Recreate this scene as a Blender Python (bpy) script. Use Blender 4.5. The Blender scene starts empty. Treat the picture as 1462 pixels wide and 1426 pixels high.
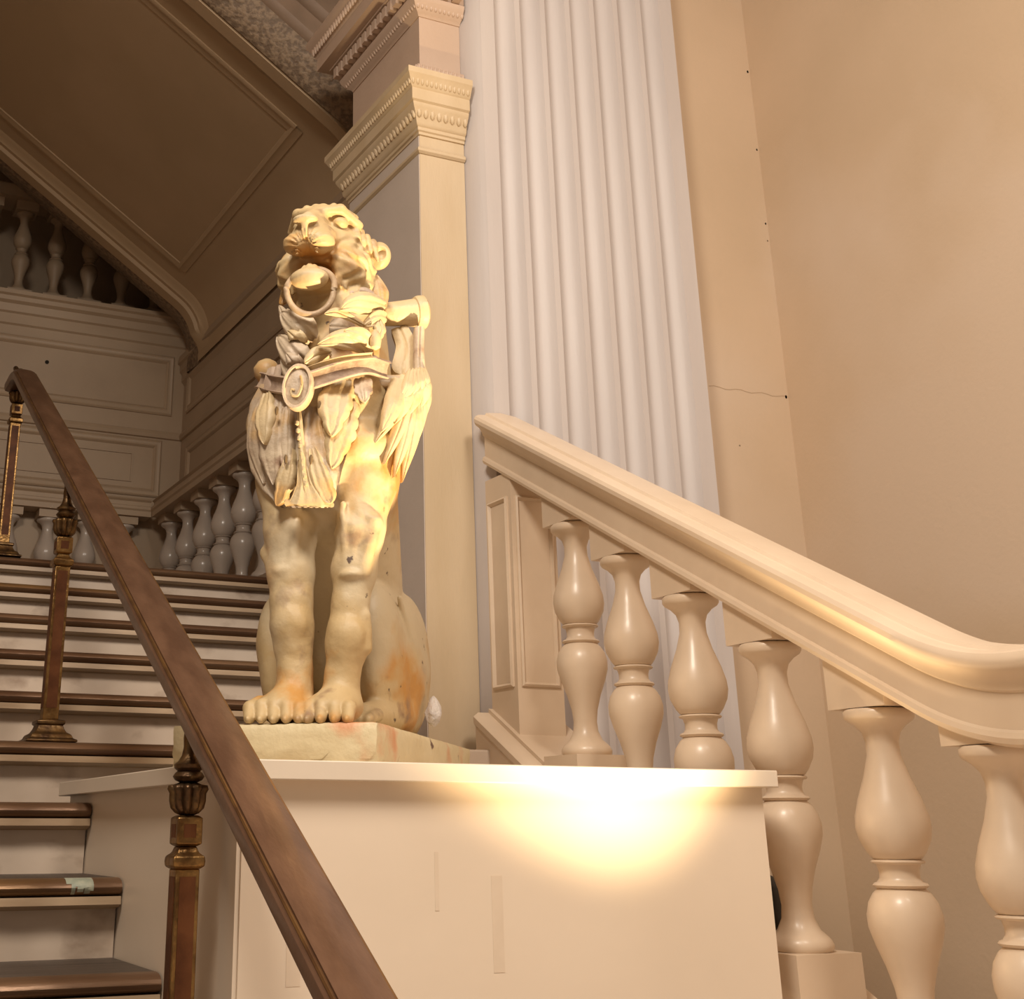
import bpy, bmesh, math, random
import numpy as np
from mathutils import Vector, Matrix, Euler

random.seed(7)
SC = bpy.context.scene
COL = SC.collection
PI = math.pi

# ------------------------------------------------------------------ camera
W, H = 1462, 1426
CX, CY, FPX = 527.0, 452.0, 1900.0
TH, AZ = math.radians(21.1), math.radians(24.5)
fh = np.array([math.sin(AZ), math.cos(AZ), 0.0])
RT = np.array([math.cos(AZ), -math.sin(AZ), 0.0])
UPV = np.array([0, 0, 1.0])
FW = fh * math.cos(TH) + UPV * math.sin(TH)
UC = -fh * math.sin(TH) + UPV * math.cos(TH)
cam_d = bpy.data.cameras.new('camera')
cam = bpy.data.objects.new('camera', cam_d)
COL.objects.link(cam)
cam.matrix_world = Matrix(((RT[0], UC[0], -FW[0], 0), (RT[1], UC[1], -FW[1], 0), (RT[2], UC[2], -FW[2], 0), (0, 0, 0, 1)))
cam_d.sensor_fit = 'HORIZONTAL'
cam_d.sensor_width = 36.0
cam_d.lens = FPX / W * 36.0
cam_d.shift_x = (W / 2 - CX) / W
cam_d.shift_y = -(H / 2 - CY) / W
cam_d.clip_start = 0.05
SC.camera = cam

def ray(px, py): return FW + RT * ((px - CX) / FPX) - UC * ((py - CY) / FPX)
def ony(px, py, y): r = ray(px, py); return r * y / r[1]
def onx(px, py, x): r = ray(px, py); return r * x / r[0]
def onz(px, py, z): r = ray(px, py); return r * z / r[2]

# ------------------------------------------------------------------ world, lights, exposure
wd = bpy.data.worlds.new('world'); SC.world = wd; wd.use_nodes = True
wd.node_tree.nodes['Background'].inputs[0].default_value = (1.0, 0.86, 0.72, 1)
wd.node_tree.nodes['Background'].inputs[1].default_value = 0.17
SC.view_settings.view_transform = 'Standard'
SC.view_settings.look = 'None'
SC.view_settings.gamma = 1.0
SC.view_settings.use_curve_mapping = False
SC.view_settings.exposure = 0.14

def aim(o, target):
    d = Vector(target) - o.location
    o.rotation_euler = d.to_track_quat('-Z', 'Y').to_euler()
def area(name, loc, target, size, power, col):
    l = bpy.data.lights.new(name, 'AREA'); l.shape = 'DISK'; l.size = size; l.energy = power; l.color = col
    o = bpy.data.objects.new(name, l); COL.objects.link(o); o.location = loc; aim(o, target); return o
area('unseen_hall_light', (-0.3, 0.8, 3.2), (1.7, 2.7, -0.6), 0.9, 98, (1.0, 0.885, 0.75))
area('unseen_hall_light', (1.7, -0.1, 3.5), (2.5, 2.4, -0.6), 1.0, 92, (1.0, 0.885, 0.76))  # unseen second light, added to brighten the right wall and balustrade
sp = bpy.data.lights.new('uplight', 'SPOT'); sp.energy = 540; sp.color = (1.0, 0.75, 0.43)
sp.spot_size = math.radians(60); sp.spot_blend = 1.0; sp.shadow_soft_size = 0.03
so = bpy.data.objects.new('uplight', sp); COL.objects.link(so); so.location = (1.84, 1.757, -0.678); aim(so, (1.03, 2.433, 2.059))

# ------------------------------------------------------------------ materials
def mat(name, c1, c2=None, rough=0.6, scale=6.0, bump=0.0, bscale=40.0, metal=0.0, coat=0.0, lo=0.38, hi=0.66, stretch=None, detail=6.0, spec=0.5,
        spots=None, bdist=0.01):
    m = bpy.data.materials.new(name); m.use_nodes = True
    nt = m.node_tree; b = nt.nodes['Principled BSDF']
    b.inputs['Roughness'].default_value = rough; b.inputs['Metallic'].default_value = metal
    b.inputs['Coat Weight'].default_value = coat; b.inputs['Coat Roughness'].default_value = 0.15
    b.inputs['Specular IOR Level'].default_value = spec
    tc = nt.nodes.new('ShaderNodeTexCoord'); vec = tc.outputs['Object']
    if stretch:
        mp = nt.nodes.new('ShaderNodeMapping'); mp.inputs['Scale'].default_value = stretch
        nt.links.new(vec, mp.inputs['Vector']); vec = mp.outputs['Vector']
    if c2 is None:
        b.inputs['Base Color'].default_value = (*c1, 1)
    else:
        n = nt.nodes.new('ShaderNodeTexNoise'); n.inputs['Scale'].default_value = scale; n.inputs['Detail'].default_value = detail
        nt.links.new(vec, n.inputs['Vector'])
        r = nt.nodes.new('ShaderNodeValToRGB'); r.color_ramp.elements[0].position = lo; r.color_ramp.elements[1].position = hi
        r.color_ramp.elements[0].color = (*c1, 1); r.color_ramp.elements[1].color = (*c2, 1)
        nt.links.new(n.outputs['Fac'], r.inputs['Fac'])
        out = r.outputs['Color']
        for (sc, sscale, p0, p1) in (spots or []):
            n2 = nt.nodes.new('ShaderNodeTexNoise'); n2.inputs['Scale'].default_value = sscale; n2.inputs['Detail'].default_value = 5
            mp2 = nt.nodes.new('ShaderNodeMapping'); mp2.inputs['Location'].default_value = (sscale * 1.7, 3.1, sscale)
            nt.links.new(vec, mp2.inputs['Vector']); nt.links.new(mp2.outputs['Vector'], n2.inputs['Vector'])
            r2 = nt.nodes.new('ShaderNodeMapRange'); r2.inputs['From Min'].default_value = p0; r2.inputs['From Max'].default_value = p1
            nt.links.new(n2.outputs['Fac'], r2.inputs['Value'])
            mx = nt.nodes.new('ShaderNodeMix'); mx.data_type = 'RGBA'; mx.inputs['B'].default_value = (*sc, 1)
            nt.links.new(r2.outputs['Result'], mx.inputs['Factor']); nt.links.new(out, mx.inputs['A']); out = mx.outputs['Result']
        nt.links.new(out, b.inputs['Base Color'])
    if bump > 0:
        n3 = nt.nodes.new('ShaderNodeTexNoise'); n3.inputs['Scale'].default_value = bscale; n3.inputs['Detail'].default_value = 4
        nt.links.new(vec, n3.inputs['Vector'])
        bp = nt.nodes.new('ShaderNodeBump'); bp.inputs['Strength'].default_value = bump; bp.inputs['Distance'].default_value = bdist
        nt.links.new(n3.outputs['Fac'], bp.inputs['Height']); nt.links.new(bp.outputs['Normal'], b.inputs['Normal'])
    return m

M = {}
M['wall'] = mat('tan_wall_paint', (.56, .42, .285), (.61, .46, .32), .55, 1.3, .08, 60, spots=[((.62, .485, .36), .55, .50, .60)])
M['cream'] = mat('cream_gloss_paint', (.68, .54, .40), (.72, .58, .435), .36, 9, .05, 30, coat=.12)
M['pillar'] = mat('yellow_cream_paint', (.57, .44, .28), (.62, .49, .33), .5, 3, .08, 50, stretch=(3, 3, .6))
M['pinkcream'] = mat('pink_cream_paint', (.52, .385, .295), (.56, .42, .325), .5, 4, .1, 60)
M['white'] = mat('greyish_white_paint', (.55, .50, .48), (.59, .54, .52), .5, 4, .06, 50, stretch=(2, 2, .3))
M['plinth'] = mat('cream_board', (.76, .64, .505), (.79, .67, .535), .45, 3, .03, 30)
M['plinth_cap'] = mat('pale_cream_board', (.73, .63, .51), (.76, .66, .54), .42, 4, .03, 40)
M['tape'] = mat('old_glue_mark', (.72, .595, .46), (.75, .625, .49), .3, 20)
M['marble'] = mat('veined_marble', (.60, .48, .375), (.69, .57, .46), .35, 5, 0, stretch=(1, 1, 1.6), spots=[((.36, .26, .19), 6, .58, .74)])
M['strip'] = mat('stained_marble_edge', (.38, .265, .165), (.50, .37, .24), .4, 9, stretch=(.5, 4, 4))
M['brass'] = mat('worn_brown_brass', (.155, .082, .046), (.235, .140, .078), .36, 5, .1, 60, metal=.45, stretch=(.4, 3, 3), spots=[((.30, .17, .06), 2.2, .60, .72)])
M['tread'] = mat('dark_ribbed_tread', (.06, .045, .035), (.12, .09, .07), .5, 9, .3, 60, stretch=(.2, 12, 1))
M['bronze'] = mat('antique_gold_bronze', (.16, .085, .030), (.36, .21, .075), .34, 30, .2, 90, metal=.85)
M['bronze_dark'] = mat('dark_bronze', (.09, .05, .025), (.22, .13, .05), .38, 30, .2, 90, metal=.8)
M['inlay'] = mat('red_brown_inlay', (.075, .026, .010), (.13, .048, .018), .5, 18, .1, 60, spec=.15)
M['rail'] = mat('brown_bronze_rail', (.135, .070, .042), (.205, .112, .068), .34, 9, .1, 40, metal=.45, coat=.15, stretch=(3, .8, 1))
M['railedge'] = mat('worn_golden_edge', (.28, .15, .055), (.17, .085, .04), .35, 18, metal=.7)
M['soffit'] = mat('tan_soffit_paint', (.46, .33, .20), (.50, .36, .225), .6, 2, .1, 70)
M['landing'] = mat('dimmed_cream_wall', (.40, .295, .20), (.44, .33, .225), .5, 3, .06, 50)  # cream paint darkened; part of the landing's dimness is in the colour
M['ornate'] = mat('shaded_carved_band', (.15, .10, .062), (.27, .19, .12), .6, 46, .6, 46, lo=.42, hi=.58, bdist=.012)  # colour lowered to carry the shade on the carved bands
M['pierced'] = mat('shadowy_piercing', (.16, .105, .05), None, .9)
M['gloss'] = mat('warm_white_gloss', (.45, .385, .33), (.50, .43, .37), .28, 6, .03, 30, coat=.2)
M['grey'] = mat('mauve_grey_paint', (.58, .50, .435), (.62, .535, .47), .55, 4, .06, 60)
M['string'] = mat('shade_darkened_string', (.20, .135, .09), (.25, .17, .115), .6, 6, .1, 60)  # shade on the string face is put into this dark colour
M['crack'] = mat('hairline_crack', (.46, .335, .22), None, .9)
M['drip'] = mat('pale_green_drip', (.30, .33, .26), (.42, .43, .33), .5, 60)
M['ringm'] = mat('tan_ring_plaster', (.36, .25, .15), (.50, .37, .24), .5, 30, .2, 60)
M['dark'] = mat('dark_hole', (.02, .015, .01), None, .9)
M['black'] = mat('black_plastic', (.015, .013, .012), None, .45)
M['lion'] = mat('aged_yellow_plaster', (.50, .36, .18), (.60, .46, .26), .5, 5, .25, 38,
                spots=[((.54, .28, .08), 7, .52, .64), ((.30, .19, .11), 14, .58, .70), ((.58, .48, .32), 3.2, .52, .62), ((.10, .06, .04), 30, .70, .74)])
M['ornament'] = mat('grey_tan_plaster', (.46, .36, .26), (.58, .47, .33), .5, 9, .3, 60, spots=[((.32, .21, .14), 20, .54, .68), ((.58, .35, .12), 6, .54, .66)])
M['leaf'] = mat('pale_yellow_plaster', (.54, .41, .23), (.62, .49, .30), .5, 8, .25, 60, spots=[((.55, .30, .09), 8, .54, .68)])
M['band'] = mat('grey_brown_plaster', (.34, .24, .18), (.50, .38, .28), .55, 26, .35, 60)
M['block'] = mat('peeling_cream_paint', (.64, .53, .32), (.70, .60, .39), .5, 5, .3, 40,
                 spots=[((.66, .34, .18), 5, .60, .70), ((.13, .07, .055), 11, .68, .71), ((.40, .16, .05), 15, .70, .74)])
M['plaster'] = mat('raw_white_plaster', (.55, .50, .47), (.72, .67, .62), .8, 40, .8, 60)

# ------------------------------------------------------------------ helpers
def wloc(p):
    v = np.zeros(3)
    while p is not None:
        v += np.array(p.location); p = p.parent
    return v
def link(name, me, parent=None, loc=(0, 0, 0)):
    o = bpy.data.objects.new(name, me); COL.objects.link(o); o.location = loc
    if parent is not None: o.parent = parent
    return o
def tag(o, label=None, cat=None, group=None, kind=None):
    if label: o['label'] = label
    if cat: o['category'] = cat
    if group: o['group'] = group
    if kind: o['kind'] = kind
    return o
def thing(name, loc, label=None, cat=None, group=None, kind=None):
    o = bpy.data.objects.new(name, None); COL.objects.link(o); o.location = loc; o.empty_display_size = .1
    return tag(o, label, cat, group, kind)
def mk(name, V, Fc, m, parent=None, ang=35, bevel=0, local=False, rec=True):
    V = np.asarray(V, float)
    if parent is not None and not local: V = V - wloc(parent)
    me = bpy.data.meshes.new(name); me.from_pydata([tuple(v) for v in V], [], [tuple(int(i) for i in f) for f in Fc])
    if rec:
        bm = bmesh.new(); bm.from_mesh(me); bmesh.ops.recalc_face_normals(bm, faces=bm.faces); bm.to_mesh(me); bm.free()
    me.materials.append(m); me.shade_smooth(); me.set_sharp_from_angle(angle=math.radians(ang))
    o = link(name, me, parent)
    if bevel:
        b = o.modifiers.new('bevel', 'BEVEL'); b.width = bevel; b.segments = 2; b.limit_method = 'ANGLE'; b.harden_normals = False
    return o
def boxv(x0, x1, y0, y1, z0, z1):
    V = [(x0, y0, z0), (x1, y0, z0), (x1, y1, z0), (x0, y1, z0), (x0, y0, z1), (x1, y0, z1), (x1, y1, z1), (x0, y1, z1)]
    Fc = [(0, 3, 2, 1), (4, 5, 6, 7), (0, 1, 5, 4), (1, 2, 6, 5), (2, 3, 7, 6), (3, 0, 4, 7)]
    return V, Fc
def box(name, b, m, parent=None, bevel=0): return mk(name, *boxv(*b), m, parent, bevel=bevel)
def join(parts):
    V = []; Fc = []
    for v, f in parts:
        n = len(V); V += [tuple(q) for q in v]; Fc += [tuple(i + n for i in q) for q in f]
    return V, Fc
def lathe(prof, seg=28, c=(0, 0, 0), rfun=None):
    V = []; Fc = []; n = len(prof)
    for z, r in prof:
        for k in range(seg):
            a = 2 * PI * k / seg; q = r * (rfun(a, z) if rfun else 1)
            V.append((c[0] + q * math.cos(a), c[1] + q * math.sin(a), c[2] + z))
    for i in range(n - 1):
        for k in range(seg):
            k2 = (k + 1) % seg; Fc.append((i * seg + k, i * seg + k2, (i + 1) * seg + k2, (i + 1) * seg + k))
    Fc.append(tuple(range(seg))[::-1]); Fc.append(tuple((n - 1) * seg + k for k in range(seg)))
    return V, Fc
def sqloft(prof, c=(0, 0, 0)):
    V = []; Fc = []
    for z, h in prof:
        V += [(c[0] - h, c[1] - h, c[2] + z), (c[0] + h, c[1] - h, c[2] + z), (c[0] + h, c[1] + h, c[2] + z), (c[0] - h, c[1] + h, c[2] + z)]
    for i in range(len(prof) - 1):
        for k in range(4):
            k2 = (k + 1) % 4; Fc.append((i * 4 + k, i * 4 + k2, i * 4 + 4 + k2, i * 4 + 4 + k))
    Fc += [(3, 2, 1, 0), tuple((len(prof) - 1) * 4 + k for k in range(4))]
    return V, Fc
def rings(R, closed_prof=True, caps=True):
    """R: list of rings (each list of points) -> lofted mesh"""
    n = len(R[0]); V = [p for r in R for p in r]; Fc = []
    for i in range(len(R) - 1):
        for k in range(n if closed_prof else n - 1):
            k2 = (k + 1) % n; Fc.append((i * n + k, i * n + k2, (i + 1) * n + k2, (i + 1) * n + k))
    if caps and closed_prof:
        Fc.append(tuple(range(n))[::-1]); Fc.append(tuple((len(R) - 1) * n + k for k in range(n)))
    return V, Fc
def catmull(P, n):
    P = [np.array(p, float) for p in P]; P = [2 * P[0] - P[1]] + P + [2 * P[-1] - P[-2]]
    out = []; m = len(P) - 3
    for q in range(n):
        s = q / (n - 1) * m; i = min(int(s), m - 1); t = s - i
        a, b, c, d = P[i:i + 4]
        out.append(.5 * ((2 * b) + (c - a) * t + (2 * a - 5 * b + 4 * c - d) * t * t + (-a + 3 * b - 3 * c + d) * t ** 3))
    return out
def nrm(v): v = np.asarray(v, float); return v / (np.linalg.norm(v) + 1e-12)
def tube(P, rad, seg=10, closed=False):
    n = len(P); P = [np.array(p, float) for p in P]; R = []
    ref = np.array([0.13, .21, .97])
    for i in range(n):
        t = nrm(P[(i + 1) % n] - P[i - 1]) if closed else nrm(P[min(i + 1, n - 1)] - P[max(i - 1, 0)])
        a = nrm(np.cross(t, ref)); b = np.cross(t, a); r = rad[i] if hasattr(rad, '__len__') else rad
        R.append([P[i] + r * (a * math.cos(2 * PI * k / seg) + b * math.sin(2 * PI * k / seg)) for k in range(seg)])
    if closed:
        R.append(R[0]); V, Fc = rings(R, True, False); N = n * seg
        return V[:N], [tuple(i % N for i in f) for f in Fc]
    return rings(R)
def frame_moulding(path, nrmv, prof):
    """closed rectangular path of 4 corner points on a plane; prof = list of (inward offset, proud height)"""
    P = [np.array(p, float) for p in path]; c = sum(P) / len(P); N = nrm(nrmv); n = len(P); R = []
    for i in range(n):
        e1 = nrm(P[i] - P[i - 1]); e2 = nrm(P[(i + 1) % n] - P[i])
        i1 = nrm(np.cross(N, e1)); i2 = nrm(np.cross(N, e2))
        if i1 @ (c - P[i]) < 0: i1 = -i1
        if i2 @ (c - P[i]) < 0: i2 = -i2
        d = i1 + i2; d = d / max(1e-6, (1 + i1 @ i2))
        R.append([P[i] + d * o + N * h for o, h in prof])
    R.append(R[0]); V, Fc = rings(R, False, False); Nn = n * len(prof)
    return V[:Nn], [tuple(i % Nn for i in f) for f in Fc]
FRAME = [(-.03, 0), (-.03, .008), (-.022, .014), (-.012, .008), (0, .008), (.008, .013), (.016, .006), (.02, 0)]

# ------------------------------------------------------------------ stairs
TR, SL = .33, .48
RI = TR * SL
Y0, Z0 = 8.3 * TR, -.771 * TR
def ST(k): return Y0 + k * TR, Z0 + k * RI
XP = .812                                   # left face of the boxed plinth
ZLOW = ST(-3)[1] - 0.0
ZT = ST(8)[1]
stair = thing('staircase', (0, ST(-2)[0], ZLOW), kind='structure')
for k in range(-2, 9):
    y, z = ST(k); xl = -1.55; xr = XP - .004 if k <= 2 else 1.853 if k <= 4 else 2.195
    ytop = y + TR + .03 if k < 8 else y + .5
    tr = box('tread', (xl, xr, y + .02, ytop, z - .036, z), M['tread'], stair)
    n = []
    for a in np.linspace(-PI / 2, PI / 2, 9): n.append((y + .02 - .036 * math.cos(a), z - .018 + .018 * math.sin(a)))
    n += [(y + .03, z + .0005), (y + .03, z - .036)]
    V, Fc = rings([[(x, p[0], p[1]) for p in n] for x in (xl, xr)]); mk('nosing', V, Fc, M['brass'], tr)
    n = [(y + .06, z - .036), (y - .010, z - .036), (y - .012, z - .052), (y + .004, z - .058), (y + .02, z - .060), (y + .02, z - .062), (y + .06, z - .062)]
    V, Fc = rings([[(x, p[0], p[1]) for p in n] for x in (xl, xr)]); mk('moulding', V, Fc, M['strip'], tr)
    if k == 1:                               # old paint that ran over the edge
        dr = random.Random(2); xa_ = ony(98, 1262, y - .016)[0]; xb_ = ony(133, 1262, y - .016)[0]
        for i in range(7):
            xc = xa_ + (xb_ - xa_) * (i + .5) / 7; wd_ = .004 + dr.random() * .004; dn = -.9 + dr.random() * 1.4; rr_ = []
            for a in np.linspace(dn, PI / 2, 7): rr_.append([(xc + sx * wd_, y + .02 - .0368 * math.cos(a), z - .018 + .0188 * math.sin(a)) for sx in (-1, 1)])
            V, Fc = rings(rr_, False, False); mk('paint_drip', V, Fc, M['drip'], tr)
    box('riser', (xl, xr, y + .03, y + .07, z - RI, z - .062), M['marble'], tr)
tag(box('floor_lower', (-3.5, 3.42, -2.5, ST(-2)[0] + .03, ZLOW - .1, ZLOW), M['marble']), kind='structure')
tag(box('floor_landing', (-1.55, 2.2, ST(8)[0] + .5, 8.3, ZT - .12, ZT), M['marble']), kind='structure')

# ------------------------------------------------------------------ walls
tag(box('wall_right', (3.42, 3.55, -1.2, 3.72, -1.2, 4.6), M['wall']), kind='structure')
tag(box('wall_alcove', (2.07, 3.42, 3.70, 3.80, -1.2, 4.6), M['wall']), kind='structure')
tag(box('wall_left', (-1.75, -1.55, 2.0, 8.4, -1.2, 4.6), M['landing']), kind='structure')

YB = 7.58
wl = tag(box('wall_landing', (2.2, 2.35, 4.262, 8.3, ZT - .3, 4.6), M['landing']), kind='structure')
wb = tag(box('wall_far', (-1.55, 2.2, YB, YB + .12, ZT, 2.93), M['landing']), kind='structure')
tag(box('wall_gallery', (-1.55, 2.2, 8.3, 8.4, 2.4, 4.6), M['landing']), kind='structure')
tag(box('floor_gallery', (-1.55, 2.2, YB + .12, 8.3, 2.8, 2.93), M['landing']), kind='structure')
# cornice of the far wall below the gallery balusters
def sweep_x(name, prof, x0, x1, m, parent):
    V, Fc = rings([[(x, p[0], p[1]) for p in prof] for x in (x0, x1)]); return mk(name, V, Fc, m, parent)
def sweep_y(name, prof, y0, y1, m, parent):
    V, Fc = rings([[(p[0], y, p[1]) for p in prof] for y in (y0, y1)]); return mk(name, V, Fc, m, parent)
sweep_x('ledge_cornice', [(YB + .1, 2.99), (YB - .07, 2.99), (YB - .07, 2.965), (YB - .055, 2.955), (YB - .05, 2.93), (YB - .03, 2.915), (YB - .025, 2.87),
                          (YB - .012, 2.86), (YB - .012, 2.80), (YB, 2.79), (YB + .1, 2.79)], -1.5, 2.2, M['landing'], wb)
for (xa, xb, za, zb) in ((-.6, 2.10, 2.38, 2.70), (-.6, 2.05, 1.87, 2.16)):
    V, Fc = frame_moulding([(xa, YB, za), (xb, YB, za), (xb, YB, zb), (xa, YB, zb)], (0, -1, 0), FRAME); mk('panel_moulding', V, Fc, M['landing'], wb)
V, Fc = frame_moulding([(-.4, YB, 1.93), (1.90, YB, 1.93), (1.90, YB, 2.09), (-.4, YB, 2.09)], (0, -1, 0), [(-.008, 0), (-.008, .007), (0, .007), (0, 0)])
mk('panel_moulding', V, Fc, M['landing'], wb)
sweep_x('dado_moulding', [(YB, 2.20), (YB - .014, 2.205), (YB - .02, 2.225), (YB - .012, 2.245), (YB, 2.25)], -1.5, 2.2, M['landing'], wb)
sweep_y('dado_moulding', [(2.2, 2.20), (2.186, 2.205), (2.18, 2.225), (2.188, 2.245), (2.2, 2.25)], 4.262, YB, M['landing'], wl)
for (ya, yb, za, zb) in ((4.6, 7.45, 2.38, 2.62), (4.6, 7.40, 1.90, 2.10)):
    V, Fc = frame_moulding([(2.2, ya, za), (2.2, yb, za), (2.2, yb, zb), (2.2, ya, zb)], (-1, 0, 0), FRAME); mk('panel_moulding', V, Fc, M['landing'], wl)
hp = ony(67, 517, YB)
V, Fc = lathe([(-.004, .012), (.004, .012)], 10); V = [(hp[0] + v[0], YB - .002 + v[2] * .5, hp[2] + v[1]) for v in V]; mk('screw_hole', V, Fc, M['dark'], wb)

wr = bpy.data.objects['wall_alcove']
for (px_, py_, r_) in ((1069, 103, .0045), (1081, 214, .0035), (1096, 320, .0035), (1101, 345, .0025), (1125, 567, .005), (1056, 636, .002)):
    c_ = ony(px_, py_, 3.70)
    V, Fc = lathe([(-.002, r_), (.002, r_ * .7)], 8); mk('nail_hole', [(min(c_[0], 3.41) + v[0], 3.70 - abs(v[2]) * .5, c_[2] + v[1] * 1.4) for v in V], Fc, M['pierced'], wr)
ca = ony(1012, 551, 3.70); cb = ony(1124, 567, 3.70)
cr = [ca + (cb - ca) * t + np.array([0, 0, .004 * math.sin(t * 21)]) for t in np.linspace(0, 1, 16)]
mk('crack', [(p[0], 3.6992, p[2] + d) for p in cr for d in (-.0012, .0012)], [(2 * i, 2 * i + 2, 2 * i + 3, 2 * i + 1) for i in range(15)], M['crack'], wr)

# ------------------------------------------------------------------ sloping soffit of the upper flight
def zs(x): return 2.966 - .69 * (x - 2.0)
XSE = 2.165
CUR = [(x, zs(x)) for x in list(np.linspace(-1.5, 1.93, 8)) + [2.03]]
xa, za = CUR[-1]; a0 = math.atan(-.69); RAD = (XSE - xa) / (1 + math.sin(a0))
for a in np.linspace(a0, -PI / 2, 9)[1:]: CUR.append((xa + RAD * (math.sin(a0) - math.sin(a)), za + RAD * (math.cos(a) - math.cos(a0))))
CUR.append((XSE, CUR[-1][1] - .10))
def cur_pts(off):
    out = []
    for i, (x, z) in enumerate(CUR):
        p0 = np.array(CUR[max(i - 1, 0)]); p1 = np.array(CUR[min(i + 1, len(CUR) - 1)]); t = nrm(p1 - p0)
        n = np.array([t[1], -t[0]]); n = -n if n[1] > 0 and abs(n[0]) < .99 else n   # towards below / -x
        if n[0] > 0: n = -n
        k_ = {1: -.3, 2: .25, 3: .7}.get(len(CUR) - i, 1.0) if off > 0 else 1.0     # the mouldings die into the wall
        out.append((x + n[0] * off * k_, z + n[1] * off * k_))
    return out
def soffit_strip(name, prof, m, parent, upto=None):
    """prof: list of (y, proud offset), swept along the soffit curve"""
    cols = [cur_pts(o)[:upto] for _, o in prof]
    R = [[(cols[j][i][0], prof[j][0], cols[j][i][1]) for j in range(len(prof))] for i in range(len(cols[0]))]
    V, Fc = rings(R, False, False); return mk(name, V, Fc, m, parent, ang=50)
sof = tag(soffit_strip('ceiling_soffit', [(4.75, 0), (7.2, 0), (7.2, -.12), (4.75, -.12)], M['soffit'], None), kind='structure')
soffit_strip('edge_moulding', [(7.19, -.05), (7.19, .05), (7.10, .05), (7.09, .03), (7.06, .03), (7.05, .018), (7.02, .012), (7.0, 0), (7.0, -.01)], M['soffit'], sof)
soffit_strip('edge_moulding', [(6.86, -.01), (6.86, .006), (6.845, .012), (6.83, .006), (6.80, .006), (6.79, -.01)], M['soffit'], sof, 8)
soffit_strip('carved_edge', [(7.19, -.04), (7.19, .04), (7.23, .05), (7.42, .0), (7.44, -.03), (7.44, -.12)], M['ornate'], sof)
soffit_strip('edge_moulding', [(4.755, -.05), (4.755, .045), (4.83, .045), (4.84, .028), (4.88, .02), (4.90, 0), (4.90, -.01)], M['soffit'], sof)
soffit_strip('edge_moulding', [(5.03, -.01), (5.03, .006), (5.045, .012), (5.06, .006), (5.10, .006), (5.11, -.01)], M['soffit'], sof, 8)
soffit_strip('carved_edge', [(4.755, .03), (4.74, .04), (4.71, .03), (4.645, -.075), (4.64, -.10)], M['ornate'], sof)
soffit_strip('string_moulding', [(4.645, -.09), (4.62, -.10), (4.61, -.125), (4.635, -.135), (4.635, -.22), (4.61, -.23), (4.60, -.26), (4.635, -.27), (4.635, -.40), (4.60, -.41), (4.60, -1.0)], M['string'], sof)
xe = 1.93
R = []
for y in (5.04, 6.85):
    R.append([(xe + dx, y, zs(xe + dx) - h) for dx, h in ((-.02, -.01), (-.02, .006), (-.008, .013), (.006, .006), (.03, .006), (.04, -.01))])
V, Fc = rings(R, False, False); mk('panel_moulding', V, Fc, M['soffit'], sof)
zc = CUR[-1][1] + .05
sweep_y('wall_moulding', [(2.2, zc + .12), (XSE - .004, zc + .10), (XSE - .012, zc + .07), (XSE - .012, zc + .05), (XSE + .002, zc + .04), (XSE + .002, zc), (XSE + .010, zc - .01), (XSE + .016, zc - .02),
                          (XSE + .016, zc - .06), (XSE + .028, zc - .075), (2.2, zc - .085)], 4.262, 7.575, M['landing'], wl)
tag(box('ceiling_hall', (-3.5, 3.6, -2.5, 8.4, 4.6, 4.7), M['soffit']), kind='structure')

# ------------------------------------------------------------------ pillar
PX0, PX1, PY0, PY1 = 1.861, 2.036, 3.66, 4.26
zbot = ST(2)[1] - .2
pil = thing('square_pillar', (1.95, 3.95, zbot), 'cream square pillar with carved capital and toothed cornice behind the lion statue', 'pillar')
box('shaft', (PX0, PX1, PY0, PY1, zbot, 2.30), M['pillar'], pil)
box('side_face', (PX0 - .0025, PX0 + .01, PY0 + .003, PY1, zbot, 2.262), M['grey'], pil)
box('frieze', (PX0 + .01, PX1, PY0 + .01, PY1, 2.30, 3.2), M['pinkcream'], pil)
def around(name, prof, m, base=0.0, x1=PX1):
    """prof (offset, z) swept far-left -> left face -> front face"""
    R = []
    R.append([(PX1 - .02, PY1 + o, z) for o, z in prof])
    R.append([(PX0 - o, PY1 + o, z) for o, z in prof])
    R.append([(PX0 - o, PY0 - o, z) for o, z in prof])
    R.append([(x1, PY0 - o, z) for o, z in prof])
    V, Fc = rings(R); return mk(name, V, Fc, m, pil)
around('necking', [(-.05, 2.19), (.004, 2.19), (.012, 2.197), (.012, 2.207), (.004, 2.215), (-.05, 2.215)], M['pillar'])
cap = around('capital', [(-.05, 2.262), (.006, 2.262), (.006, 2.272), (.012, 2.276), (.012, 2.288), (.018, 2.292), (.022, 2.30), (.026, 2.325), (.040, 2.350), (.044, 2.36), (.044, 2.366),
                   (.052, 2.372), (.052, 2.415), (.058, 2.42), (.062, 2.432), (.074, 2.455), (.078, 2.46), (.078, 2.482), (-.05, 2.50)], M['pillar'])
around('frieze_band', [(-.05, 2.50), (.0, 2.50), (.0, 2.508), (.010, 2.512), (.014, 2.53), (.004, 2.548), (-.02, 2.55)], M['pinkcream'])
around('cornice', [(-.05, 2.755), (-.006, 2.755), (.0, 2.765), (.012, 2.772), (.03, 2.80), (.034, 2.81), (.034, 2.818), (.03, 2.82), (.03, 2.868), (.066, 2.872), (.066, 2.88),
                   (.105, 2.884), (.105, 2.94), (.11, 2.945), (.115, 2.955), (.135, 2.99), (.142, 3.0), (.142, 3.02), (-.05, 3.06)], M['pinkcream'])
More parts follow.
